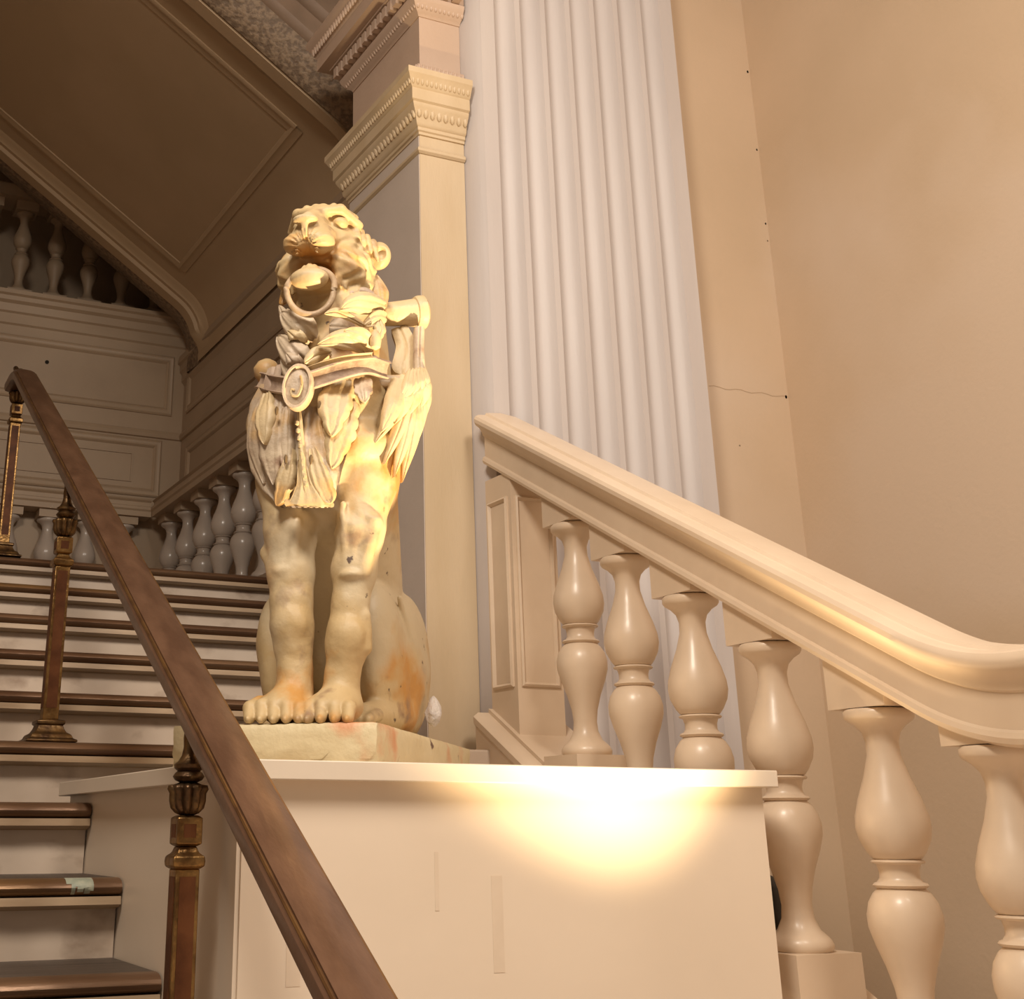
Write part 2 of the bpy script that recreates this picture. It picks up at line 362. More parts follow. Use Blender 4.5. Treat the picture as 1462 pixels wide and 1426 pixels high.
# carved eggs (too small to tell apart) and dentils
def eggs(name, off, z, rz, pitch, m, rx=None):
    parts = []
    rx = rx or pitch * .40
    def egg(cx_, cy_):
        parts.append(lathe([(-rz, .15 * rx), (-rz * .7, rx * .7), (0, rx), (rz * .6, rx * .85), (rz, rx * .3)], 8, (cx_, cy_, z)))
    y = PY0 - off + pitch / 2
    while y < PY1 + off: egg(PX0 - off, y); y += pitch
    x = PX0 - off + pitch / 2
    while x < PX1: egg(x, PY0 - off); x += pitch
    o = mk(name, *join(parts), m, pil); o['kind'] = 'stuff'; return o
eggs('carved_eggs', .028, 2.338, .022, .026, M['pillar'])
eggs('carved_leaves', .062, 2.440, .016, .018, M['pillar'])
eggs('carved_leaves', .010, 2.530, .013, .016, M['pinkcream'])
eggs('carved_leaves', .122, 2.968, .020, .022, M['pinkcream'])
eggs('carved_leaves', .016, 2.788, .014, .018, M['pinkcream'])
dm = None
def dentil(x, y, sx, sy):
    global dm
    if dm is None:
        o = mk('dentil', *boxv(-.015, .015, -.015, .015, -.022, .022), M['pinkcream'], pil, local=True); dm = o.data
    else:
        o = link('dentil', dm, pil)
    o.location = Vector((x, y, 2.846)) - pil.location
y = PY0 - .02
while y < PY1 + .04: dentil(PX0 - .045, y, 1, 1); y += .046
x = PX0 - .0
while x < PX1: dentil(x, PY0 - .045, 1, 1); x += .046
# low marble skirting slab at the pillar foot
bs = onx(655, 1077, 1.95)
tag(box('baseboard_pillar', (1.80, 2.0, 3.50, 3.655, .13, .215), M['marble'], bevel=.006), kind='structure')

# ------------------------------------------------------------------ fluted pilaster
FX0, FX1, FYF = 2.072, 2.95, 3.584
fp = thing('fluted_pilaster', ((FX0 + FX1) / 2, 3.64, -1.0), 'greyish white fluted pilaster rising behind the stair balustrade', 'pilaster')
pts = [(2.037, 3.68), (2.037, 3.665), (2.06, FYF + .02), (FX0, FYF + .008), (FX0 + .006, FYF)]
mrg = .052; nfl = 7; pitch = (FX1 - FX0 - 2 * mrg) / nfl; fw = pitch * .80
for i in range(nfl):
    a = FX0 + mrg + i * pitch + (pitch - fw) / 2
    for q in range(11):
        t = q / 10; pts.append((a + fw * t, FYF + .040 * math.sin(PI * t) ** .7))
pts += [(FX1, FYF), (FX1, 3.68)]
V, Fc = rings([[(p[0], p[1], z) for p in pts] for z in (-1.0, 4.55)]); mk('shaft', V, Fc, M['white'], fp, ang=40)

# ------------------------------------------------------------------ balusters
BP = [(1.0, .098), (.992, .105), (.975, .105), (.965, .098), (.952, .078), (.93, .058), (.90, .049), (.86, .050), (.80, .066), (.73, .092), (.68, .106), (.645, .109), (.61, .103),
      (.575, .086), (.556, .072), (.553, .066), (.551, .074), (.546, .078), (.541, .074), (.539, .064), (.52, .058), (.50, .058), (.488, .066), (.485, .075), (.479, .080), (.473, .075),
      (.470, .068), (.455, .083), (.43, .098), (.395, .107), (.36, .106), (.31, .092), (.25, .070), (.19, .054), (.14, .048), (.10, .052), (.065, .068), (.045, .090), (.035, .098),
      (.022, .104), (.010, .104), (.0, .098)]
def baluster_mesh(name, h, m, seg=30, fat=1.0):
    V, Fc = lathe([(z * h, r * h * fat) for z, r in BP[::-1]], seg)
    me = bpy.data.meshes.new(name); me.from_pydata(V, [], Fc); me.materials.append(m); me.shade_smooth(); me.set_sharp_from_angle(angle=math.radians(50))
    return me
def rboxmesh(name, sx, sy, sz, m):
    V, Fc = boxv(-sx, sx, -sy, sy, 0, sz); me = bpy.data.meshes.new(name); me.from_pydata(V, [], Fc); me.materials.append(m); return me

# ------------------------------------------------------------------ stair balustrade (right)
XB = 2.10
BR = thing('stair_balustrade', (XB, 2.6, -.70), 'glossy cream stair balustrade with sloping moulded handrail beside the boxed plinth', 'balustrade')
bt = [onx(820, 750, XB), onx(893, 797, XB), onx(985, 852, XB), onx(1098, 920, XB), onx(1253, 1013, XB), onx(1425, 1065, XB)]
BH = .628
bme = baluster_mesh('baluster', BH, M['cream'], 36, 1.04)
SLB = .545
def rail_z(y):                                # top edge line of the left rail nose at X = 2.0
    base = lambda q: 1.172 + (q - 3.456) * .541
    if y >= 1.96: return base(y)
    if y <= 1.70: return base(1.96) - .5 * .541 * .26
    t = 1.96 - y
    return base(1.96) - .541 * t + .541 * t * t / (2 * .26)
RW = .22
RP = [(.0, -.012), (.006, -.002), (.02, .004), (.045, .006), (.05, .014), (.11, .020), (.17, .014), (.175, .006), (.20, .004), (.214, -.002), (.22, -.012), (.22, -.024), (.214, -.034),
      (.20, -.042), (.19, -.055), (.186, -.066), (.18, -.07), (.18, -.135), (.188, -.14), (.192, -.15), (.188, -.16), (.17, -.166), (.05, -.166), (.032, -.16), (.028, -.15), (.032, -.14),
      (.04, -.135), (.04, -.07), (.034, -.066), (.03, -.055), (.02, -.042), (.006, -.034), (.0, -.024)]
ysamp = list(np.linspace(3.58, 2.02, 4)) + list(np.linspace(1.97, 1.69, 14)) + [1.2]
R = [[(2.0 + x * .9, y, rail_z(y) + z * .97) for x, z in RP] for y in ysamp]
V, Fc = rings(R); mk('handrail', V, Fc, M['cream'], BR, ang=32)
def strz(y): return .335 + (y - 3.6) * .545          # top line of the stringer's left moulding at X = 1.98
blk = rboxmesh('block', .058, .078, .10, M['cream']); ped = rboxmesh('pedestal', .086, .082, .30, M['cream'])
for i, p in enumerate(bt):
    zt = p[2]; y = p[1]
    o = link('baluster', bme, BR); o.location = Vector((XB, y, zt - BH)) - BR.location
    o = link('block', blk, BR); o.location = Vector((XB, y + .0, zt + .002)) - BR.location
    o = link('pedestal', ped, BR); o.location = Vector((XB, y, zt - BH - .30)) - BR.location
# stringer
def strp(y):
    z = strz(y)
    return [(1.975, y, z - .60), (1.975, y, z - .04), (1.968, y, z - .03), (1.968, y, z - .012), (1.985, y, z), (2.02, y, z), (2.02, y, z + .012), (2.235, y, z + .012), (2.25, y, z), (2.25, y, z - .60)]
V, Fc = rings([strp(y) for y in (3.58, 1.86)]); mk('stringer', V, Fc, M['cream'], BR)
V, Fc = rings([[(p[0], y, p[2] + (strz(1.86) - strz(y))) for p in strp(y)] for y in (1.86, 1.2)]); mk('stringer', V, Fc, M['cream'], BR)
# half newel with sunk panels against the pilaster
nx0, nx1, ny0, ny1 = 2.035, 2.19, 3.43, 3.583
nwl = box('newel', (nx0, nx1, ny0, ny1, .12, rail_z(3.5) - .17), M['cream'], BR)
PF = [(-.012, 0), (-.012, .006), (-.006, .010), (0, .004), (.002, -.004), (.002, 0)]
zt = rail_z(3.43) - .22
V, Fc = frame_moulding([(nx0, ny0 + .03, .40), (nx0, ny1 - .03, .40), (nx0, ny1 - .03, zt), (nx0, ny0 + .03, zt)], (-1, 0, 0), PF); mk('panel_moulding', V, Fc, M['cream'], nwl)
V, Fc = frame_moulding([(nx0 + .025, ny0, .40), (nx1 - .025, ny0, .40), (nx1 - .025, ny0, zt), (nx0 + .025, ny0, zt)], (0, -1, 0), PF); mk('panel_moulding', V, Fc, M['cream'], nwl)

# unidentified dark round thing between plinth and baluster
bo = ony(1096, 1305, 2.552)
V, Fc = lathe([(0, .030), (.01, .038), (.05, .041), (.085, .037), (.105, .024), (.112, .008)], 20, (bo[0], bo[1], strz(2.552) + .034))
bl = mk('dark_round_object', V, Fc, M['black']); tag(bl, 'small black rounded object between plinth edge and baluster foot', 'lamp')

# ------------------------------------------------------------------ landing balustrades
zr0, zr1 = 1.685, 1.785
LB = thing('landing_balustrade', (2.1, 6.3, ZT), 'low balustrade lining the landing side wall beyond the lion statue', 'balustrade', 'balustrades round the landing')
lme = baluster_mesh('landing_baluster', .565, M['gloss'], 24, 1.05); lblk = rboxmesh('block', .065, .065, .05, M['landing'])
RLP = [(0, 0), (0, .03), (-.008, .04), (-.008, .055), (.012, .062), (.012, .085), (.0, .095), (.012, .105), (.20, .105), (.20, 0)]
yc = 7.42
sweep_y('handrail', [(2.0 + a, zr0 + b) for a, b in RLP], 5.5, yc, M['landing'], LB)
sweep_y('plinth_course', [(2.02, ZT), (2.02, ZT + .045), (2.19, ZT + .045), (2.19, ZT)], 5.5, yc, M['landing'], LB)
y = 7.33
while y > 5.55:
    o = link('baluster', lme, LB); o.location = Vector((2.10, y, zr0 - .045 - .565)) - LB.location
    o = link('block', lblk, LB); o.location = Vector((2.10, y, zr0 - .046)) - LB.location
    y -= .312
LB2 = thing('landing_balustrade', (.5, 7.5, ZT), 'low balustrade lining the far landing wall under the panelling', 'balustrade', 'balustrades round the landing')
V, Fc = rings([[(x, 7.42 + a, zr0 + b) for a, b in RLP[:-2] + [(.155, .105), (.155, 0)]] for x in (-1.5, 1.998)]); mk('handrail', V, Fc, M['landing'], LB2)
sweep_x('plinth_course', [(7.44, ZT), (7.44, ZT + .045), (7.57, ZT + .045), (7.57, ZT)], -1.5, 2.0, M['landing'], LB2)
x = 1.865
while x > -1.4:
    o = link('baluster', lme, LB2); o.location = Vector((x, 7.505, zr0 - .045 - .565)) - LB2.location
    o = link('block', lblk, LB2); o.location = Vector((x, 7.505, zr0 - .046)) - LB2.location
    x -= .218
GB = thing('gallery_balustrade', (.5, 7.9, 2.93), 'upper gallery balustrade glimpsed below the sloping soffit', 'balustrade')
gme = baluster_mesh('gallery_baluster', .54, M['landing'], 22, .98); gb2 = rboxmesh('base_block', .075, .075, .05, M['landing']); gb3 = rboxmesh('block', .07, .07, .06, M['landing'])
for i in range(14):
    x = 2.06 - i * .217
    o = link('base_block', gb2, GB); o.location = Vector((x, 7.9, 3.075)) - GB.location
    o = link('baluster', gme, GB); o.location = Vector((x, 7.9, 3.125)) - GB.location
    o = link('block', gb3, GB); o.location = Vector((x, 7.9, 3.665)) - GB.location
box('plinth_course', (-1.5, 2.19, 7.80, 8.0, 2.93, 3.075), M['landing'], GB, .006)
sweep_x('handrail', [(7.78, 3.725), (7.78, 3.76), (7.77, 3.775), (7.77, 3.80), (7.80, 3.82), (8.0, 3.82), (8.02, 3.80), (8.02, 3.725)], -1.5, 2.19, M['landing'], GB)

# ------------------------------------------------------------------ boxed plinth
PYF, PXR, CT, CB = 2.315, 1.945, .115, .082
plb = ZLOW
PL = thing('boxed_plinth', (1.4, 2.9, plb), 'cream boarded plinth box with overhanging lid under the lion statue', 'plinth')
box('front_panel', (XP + .004, PXR, PYF, PYF + .025, plb, CB), M['plinth'], PL)
box('side_panel', (XP, XP + .022, PYF + .027, 3.64, plb, CB), M['plinth'], PL)
box('corner_batten', (XP - .004, XP + .02, PYF + .004, PYF + .085, plb, CB), M['plinth'], PL)
box('end_panel', (PXR - .025, PXR, PYF + .027, 2.9, plb, CB), M['plinth'], PL)
ct = box('lid', (XP - .028, PXR + .022, PYF - .028, 3.655, CB, CT), M['plinth_cap'], PL, .002)
def tape(pxa, pya, pxb, pyb, nm='glue_mark'):
    a = ony(pxa, pya, PYF); b = ony(pxb, pyb, PYF); mk(nm, *boxv(min(a[0], b[0]), max(a[0], b[0]), PYF - .0006, PYF + .001, b[2], a[2]), M['tape'], PL)
tape(701, 1250, 721, 1388); tape(410, 1292, 428, 1408); tape(620, 1216, 627, 1300)

# ------------------------------------------------------------------ brass handrail with posts
PA = ony(3, 788, 5.43); PB = ony(68, 1048, 3.80); PC = np.array([.738, 2.385, ST(-2)[1]])
PA[2] = ZT; PB[2] = ST(3)[1]
R1 = onx(38, 532, .845); R2 = onx(525, 1426, .735)
HR = thing('brass_handrail', (PB[0], PB[1], PB[2]), 'brown bronze stair handrail on slender gilded square posts', 'handrail')
def rline(y): t = (y - R1[1]) / (R2[1] - R1[1]); return R1 + (R2 - R1) * t
dirv = nrm(R2 - R1); side = nrm(np.cross(dirv, (0, 0, 1))); upn = nrm(np.cross(side, dirv))
if upn[2] < 0: upn = -upn
if side[0] < 0: side = -side
RPROF = [(-.042, -.040), (-.046, -.028), (-.046, -.012), (-.040, -.006), (-.036, -.004), (-.036, -.0005), (-.022, .004), (0, .006), (.022, .004), (.036, -.0005), (.036, -.004), (.040, -.006), (.046, -.012), (.046, -.028), (.042, -.040), (.02, -.046), (-.02, -.046)]
yA = R1[1] + .02
cpts = [rline(y) for y in (rline(yA)[1], 4.2, 3.2, 2.2, 1.5, 1.1)]
top = rline(yA)
pre = []
d0 = -dirv; lev = nrm((d0[0], d0[1], 0))
for q in range(1, 7):
    t = q / 6; dd = nrm(d0 * (1 - t) + lev * t); pre.append((pre[-1] if pre else top) + dd * .03)
pre.append(pre[-1] + lev * .10)
path = pre[::-1] + cpts
R = []
for i, p in enumerate(path):
    t = nrm(path[min(i + 1, len(path) - 1)] - path[max(i - 1, 0)]); s_ = nrm(np.cross(t, (0, 0, 1))); s_ = s_ if s_[0] > 0 else -s_
    u_ = np.cross(s_, t); u_ = u_ if u_[2] > 0 else -u_
    R.append([p + s_ * a + u_ * b for a, b in RPROF])
V, Fc = rings(R); rl = mk('rail', V, Fc, M['rail'], HR, ang=25)
for sx in (-1, 1):
    V, Fc = tube([p + side * sx * .039 + upn * -.006 for p in cpts], .0035, 6); mk('edge_bead', V, Fc, M['railedge'], rl)
def post(P, bracket=True):
    top = rline(P[1]); sh = .0215; ztop = top[2] - .050; Hh = ztop - P[2]
    b = sqloft([(0, .068 if P[0] > .75 else .044), (.006, .068 if P[0] > .75 else .044), (.010, .058 if P[0] > .75 else .044), (.020, .053 if P[0] > .75 else .043), (.026, .042), (.036, .036), (.045, .033), (.047, .038), (.056, .038), (.060, sh + .004)], P)
    pp = mk('post', *b, M['bronze_dark'], HR, bevel=.002)
    zs0, zs1 = .060, Hh - .235
    mk('shaft', *sqloft([(zs0, sh), (zs1, sh * .98)], P), M['bronze'], pp, bevel=.002)
    for (dx, dy) in ((0, -1), (-1, 0)):
        e = .0006; w = sh * .66; c = (P[0] + dx * (sh + .0), P[1] + dy * (sh + .0))
        if dx: bb = (c[0] - e, c[0] + e, c[1] - w, c[1] + w, P[2] + zs0 + .03, P[2] + zs1 - .012)
        else: bb = (c[0] - w, c[0] + w, c[1] - e, c[1] + e, P[2] + zs0 + .03, P[2] + zs1 - .012)
        box('inlay', bb, M['inlay'], pp)
    mk('collar', *sqloft([(zs1, sh), (zs1 + .004, sh + .006), (zs1 + .012, sh + .007), (zs1 + .020, sh + .006), (zs1 + .026, sh - .002), (zs1 + .036, sh - .006)], P), M['bronze'], pp, bevel=.002)
    zc0 = zs1 + .036
    mk('cube', *sqloft([(zc0, .016), (zc0 + .004, .0225), (zc0 + .046, .0225), (zc0 + .050, .016)], P), M['bronze'], pp, bevel=.0015)
    w = .011; cz = P[2] + zc0 + .025
    box('inlay', (P[0] - w, P[0] + w, P[1] - .0233, P[1] - .022, cz - w, cz + w), M['inlay'], pp)
    box('inlay', (P[0] - .0233, P[0] - .022, P[1] - w, P[1] + w, cz - w, cz + w), M['inlay'], pp)
    zg = zc0 + .050
    mk('fluted_bulb', *lathe([(zg, .012), (zg + .004, .022), (zg + .012, .030), (zg + .024, .033), (zg + .036, .033), (zg + .043, .037), (zg + .049, .035), (zg + .051, .024), (zg + .054, .016)], 60, P,
                             lambda a, z: .80 + .22 * abs(math.cos(5 * a))), M['bronze_dark'], pp, ang=70)
    zg += .054
    mk('rings', *lathe([(zg, .015), (zg + .004, .024), (zg + .010, .028), (zg + .016, .024), (zg + .019, .020), (zg + .024, .026), (zg + .030, .027), (zg + .035, .020), (zg + .045, .014),
                        (zg + .060, .011), (zg + .075, .012), (zg + .095, .010), (max(zg + .10, Hh + .004), .012)], 24, P), M['bronze_dark'], pp)
    a = top - dirv * .055 - upn * .052; bq = top + dirv * .055 - upn * .052
    V, Fc = tube([a - upn * .006 - dirv * .01, a, (a + bq) / 2 - upn * .006, bq, bq - upn * .004 + dirv * .01], [.004, .011, .013, .010, .004], 10)
    mk('bracket', V, Fc, M['bronze_dark'], pp)
for P in (PA, PB, PC): post(P)

# ------------------------------------------------------------------ lion statue
O = np.array([.9685, 2.5875, .2]); ud = nrm((.773, -.634, 0)); vd = np.array([-ud[1], ud[0], 0])
BH_L = .2 - CT                              # block height
LI = thing('lion_statue', (O[0], O[1], CT), 'seated yellow stone lion statue with ring in its open mouth on the plinth', 'statue')
LI.rotation_euler = (0, 0, math.atan2(ud[1], ud[0]))
def L(px, py, v):
    r = ray(px, py); s = (O @ vd + v) / (r @ vd); p = r * s - O
    return np.array([p @ ud, p @ vd, p[2] + BH_L])
def lmk(name, V, Fc, m, parent=None, ang=40, rec=True): return mk(name, V, Fc, m, parent or LI, ang, local=True, rec=rec)
PXM = .00145                                # metres per photo pixel at the statue

# block
bm = bmesh.new(); bmesh.ops.create_grid(bm, x_segments=2, y_segments=2, size=.1); bm.free()
bw, bd = .2165, .97
nz = 16
def blockmesh():
    V = []; Fc = []
    nx, ny, nzz = 22, 30, 6
    g = {}
    rnd = random.Random(3)
    def vid(i, j, k):
        if (i, j, k) not in g:
            x = -bw + 2 * bw * i / nx; y = bd * j / ny; z = BH_L * k / nzz
            e = .0016
            nxm = (i in (0, nx)) + (j in (0, ny)) + (k in (0, nzz))
            d = .004 if nxm >= 2 else 0
            x += rnd.uniform(-e, e) - d * (1 if i == nx else -1 if i == 0 else 0)
            y += rnd.uniform(-e, e) - d * (1 if j == ny else -1 if j == 0 else 0)
            if k > 0: z += rnd.uniform(-e, e) * .6 - (d if k == nzz else 0)
            if k in (0, 1) and (j == 0 or i == nx): y += rnd.choice([0, 0, .006, .012]) * (j == 0); x -= rnd.choice([0, 0, .006]) * (i == nx)
            g[(i, j, k)] = len(V); V.append((x, y, z))
        return g[(i, j, k)]
    for i in range(nx):
        for j in range(ny):
            for k in (0, nzz): Fc.append((vid(i, j, k), vid(i + 1, j, k), vid(i + 1, j + 1, k), vid(i, j + 1, k)))
    for i in range(nx):
        for k in range(nzz):
            for j in (0, ny): Fc.append((vid(i, j, k), vid(i + 1, j, k), vid(i + 1, j, k + 1), vid(i, j, k + 1)))
    for j in range(ny):
        for k in range(nzz):
            for i in (0, nx): Fc.append((vid(i, j, k), vid(i, j + 1, k), vid(i, j + 1, k + 1), vid(i, j, k + 1)))
    return V, Fc
V, Fc = blockmesh(); tag(lmk('base_block', V, Fc, M['block'], ang=40), 'peeling cream painted stone block')

# --- signed distance field of the body
class SDF:
    def __init__(s, lo, hi, h):
        s.h = h; s.lo = np.array(lo, float); s.n = np.ceil((np.array(hi) - s.lo) / h).astype(int) + 1
        s.f = np.full(tuple(s.n), 0.2, np.float32)
        s.ax = [s.lo[i] + h * np.arange(s.n[i]) for i in range(3)]
    def sub(s, lo, hi):
        a = np.clip(np.floor((np.array(lo) - s.lo) / s.h).astype(int), 0, s.n - 1); b = np.clip(np.ceil((np.array(hi) - s.lo) / s.h).astype(int) + 1, 1, s.n)
        sl = tuple(slice(a[i], b[i]) for i in range(3))
        X = s.ax[0][sl[0]][:, None, None]; Y = s.ax[1][sl[1]][None, :, None]; Z = s.ax[2][sl[2]][None, None, :]
        return sl, X, Y, Z
    def blend(s, sl, d, k, op):
        g = s.f[sl]
        if op == 'u':
            if k > 0:
                hh = np.clip(.5 + .5 * (g - d) / k, 0, 1); s.f[sl] = g * (1 - hh) + d * hh - k * hh * (1 - hh)
            else: s.f[sl] = np.minimum(g, d)
        else:
            hh = np.clip(.5 - .5 * (g + d) / k, 0, 1); s.f[sl] = g * (1 - hh) + (-d) * hh + k * hh * (1 - hh)
    def cone(s, a, ra, b, rb, k=.02, op='u'):
        a = np.array(a); b = np.array(b); r = max(ra, rb) + .05
        sl, X, Y, Z = s.sub(np.minimum(a, b) - r, np.maximum(a, b) + r)
        ab = b - a; t = np.clip(((X - a[0]) * ab[0] + (Y - a[1]) * ab[1] + (Z - a[2]) * ab[2]) / (ab @ ab + 1e-9), 0, 1)
        d = np.sqrt((X - a[0] - t * ab[0]) ** 2 + (Y - a[1] - t * ab[1]) ** 2 + (Z - a[2] - t * ab[2]) ** 2) - (ra + (rb - ra) * t)
        s.blend(sl, d, k, op)
    def chain(s, P, k=.02):
        for (a, ra), (b, rb) in zip(P[:-1], P[1:]): s.cone(a, ra, b, rb, k)
    def ell(s, c, r, k=.02, op='u', rot=None):
        c = np.array(c); r = np.array(r); m = r.max() + .05
        sl, X, Y, Z = s.sub(c - m, c + m)
        x, y, z = X - c[0], Y - c[1], Z - c[2]
        if rot is not None:
            Rm = np.array(Euler(rot).to_matrix()).T
            x, y, z = (Rm[0, 0] * x + Rm[0, 1] * y + Rm[0, 2] * z), (Rm[1, 0] * x + Rm[1, 1] * y + Rm[1, 2] * z), (Rm[2, 0] * x + Rm[2, 1] * y + Rm[2, 2] * z)
        k0 = np.sqrt((x / r[0]) ** 2 + (y / r[1]) ** 2 + (z / r[2]) ** 2); k1 = np.sqrt((x / r[0] ** 2) ** 2 + (y / r[1] ** 2) ** 2 + (z / r[2] ** 2) ** 2) + 1e-9
        s.blend(sl, k0 * (k0 - 1) / k1, k, op)
    def displace(s, c, r, fn):
        c = np.array(c); sl, X, Y, Z = s.sub(c - r, c + r)
        w = np.clip(1 - np.sqrt((X - c[0]) ** 2 + (Y - c[1]) ** 2 + (Z - c[2]) ** 2) / r, 0, 1); w = w * w * (3 - 2 * w)
        s.f[sl] += (w * fn(X - c[0], Y - c[1], Z - c[2])).astype(np.float32)
    def mesh(s):
        f = s.f; S = f < 0; h = s.h
        off = [(i, j, k) for i in (0, 1) for j in (0, 1) for k in (0, 1)]
        nx, ny, nz = f.shape
        cnt = sum(S[i:nx - 1 + i, j:ny - 1 + j, k:nz - 1 + k].astype(np.int8) for i, j, k in off)
        act = np.argwhere((cnt > 0) & (cnt < 8)); idx = np.full((nx - 1, ny - 1, nz - 1), -1, np.int64); idx[tuple(act.T)] = np.arange(len(act))
        val = {o: f[act[:, 0] + o[0], act[:, 1] + o[1], act[:, 2] + o[2]] for o in off}
        acc = np.zeros((len(act), 3)); num = np.zeros(len(act))
        for a in off:
            for d in range(3):
                if a[d] == 0:
                    b = list(a); b[d] = 1; b = tuple(b); va, vb = val[a], val[b]; m = (va < 0) != (vb < 0)
                    t = np.where(m, va / np.where(m, va - vb, 1), 0)
                    p = np.tile(np.array(a, float), (len(act), 1)); p[:, d] += t; acc[m] += p[m]; num[m] += 1
        V = s.lo + h * (act + acc / num[:, None])
        Fs = []
        for d in range(3):
            sl0 = [slice(None)] * 3; sl1 = [slice(None)] * 3; sl0[d] = slice(0, -1); sl1[d] = slice(1, None)
            A = S[tuple(sl0)]; B = S[tuple(sl1)]; e = np.argwhere(A != B)
            d1, d2 = (d + 1) % 3, (d + 2) % 3
            ok = (e[:, d1] > 0) & (e[:, d2] > 0) & (e[:, d1] < f.shape[d1] - 1) & (e[:, d2] < f.shape[d2] - 1); e = e[ok]
            q = []
            for (o1, o2) in ((-1, -1), (0, -1), (0, 0), (-1, 0)):
                c = e.copy(); c[:, d1] += o1; c[:, d2] += o2; q.append(idx[c[:, 0], c[:, 1], c[:, 2]])
            q = np.stack(q, 1); inv = ~A[tuple(e.T)]; q[inv] = q[inv][:, ::-1]; Fs.append(q)
        return V, np.concatenate(Fs)

B0 = BH_L
S = SDF((-.27, -.06, B0 - .03), (.37, .86, B0 + 1.24), .0034)
# torso
S.ell((.055, .22, B0 + .60), (.145, .13, .20), .05)
S.cone((.05, .28, B0 + .56), .135, (.005, .56, B0 + .26), .130, .06)
S.ell((.0, .58, B0 + .19), (.12, .17, .18), .05)
S.ell(L(512, 640, .16), (.080, .075, .062), .006); S.ell(L(545, 640, .20), (.05, .06, .07), .01)
# neck
S.cone((.065, .20, B0 + .74), .135, (.080, .20, B0 + .93), .100, .05)
# front legs
def legchain(P): S.chain([(L(*p[0]), p[1]) for p in P], .018)
legchain([((410, 610, .20), .095), ((412, 690, .17), .070), ((415, 760, .15), .056), ((416, 820, .14), .049), ((416, 860, .13), .043), ((417, 893, .125), .044), ((419, 920, .125), .038), ((421, 960, .125), .0345), ((420, 988, .12), .036), ((408, 1008, .09), .040)])
legchain([((535, 610, .22), .085), ((524, 690, .18), .063), ((514, 760, .15), .051), ((506, 815, .14), .046), ((500, 865, .13), .037), ((497, 905, .125), .043), ((495, 925, .12), .041), ((489, 965, .12), .033), ((487, 990, .12), .035), ((478, 1010, .09), .040)])
# fur flaps, tendons and wrist bones
S.cone(L(384, 790, .15), .020, L(397, 826, .11), .012, .012); S.cone(L(424, 745, .10), .011, L(414, 826, .100), .010, .010); S.ell(L(404, 815, .098), (.022, .014, .012), .008)
S.cone(L(534, 745, .12), .018, L(520, 815, .105), .012, .012); S.cone(L(490, 720, .105), .008, L(494, 818, .100), .006, .008); S.ell(L(500, 820, .096), (.024, .014, .010), .008)
S.ell(L(497, 905, .092), (.030, .016, .026), .02); S.ell(L(414, 890, .094), (.032, .016, .028), .02)
S.cone(L(478, 930, .10), .008, L(470, 985, .10), .006, .008); S.cone(L(520, 880, .12), .014, L(523, 925, .12), .012, .010)
for (c, xs) in (((404, 1010), (357, 374, 392, 410, 428)), ((476, 1012), (441, 459, 479, 498))):
    S.ell(L(c[0] + 4, 1010, .10), (.055, .07, .032), .02)
    for i, x in enumerate(xs):
        yo = 3 if i in (0, len(xs) - 1) else 0
        S.cone(L(x + (c[0] - x) * .3, 1003, .085), .0145, L(x, 1008 + yo, .045), .0150, .006); S.cone(L(x, 1008 + yo, .045), .0145, L(x - 1, 1024 + yo * .4, .022), .0120, .004)
        S.ell(L(x - 2, 1027, .012), (.0065, .012, .009), .002)
# haunches
S.ell((.118, .44, B0 + .165), (.056, .13, .170), .02); S.ell((.112, .365, B0 + .235), (.052, .075, .095), .02)
S.ell((.135, .56, B0 + .165), (.056, .155, .170), .012); S.cone((.112, .36, B0 + .19), .050, (.128, .44, B0 + .07), .045, .02)
S.cone((.135, .50, B0 + .05), .045, (.118, .26, B0 + .026), .030, .015)
for i, du in enumerate((-.026, -.008, .010, .028)): S.cone((.118 + du, .26, B0 + .030), .0155, (.114 + du, .205, B0 + .016), .0125, .005)
S.cone((.165, .40, B0 + .30), .007, (.182, .55, B0 + .10), .007, .008)
S.ell((-.120, .48, B0 + .17), (.056, .16, .170), .02); S.ell((-.122, .40, B0 + .225), (.050, .075, .10), .02)
S.cone((-.122, .39, B0 + .20), .046, (-.115, .44, B0 + .07), .042, .02); S.cone((-.11, .50, B0 + .05), .045, (-.09, .27, B0 + .026), .032, .015)
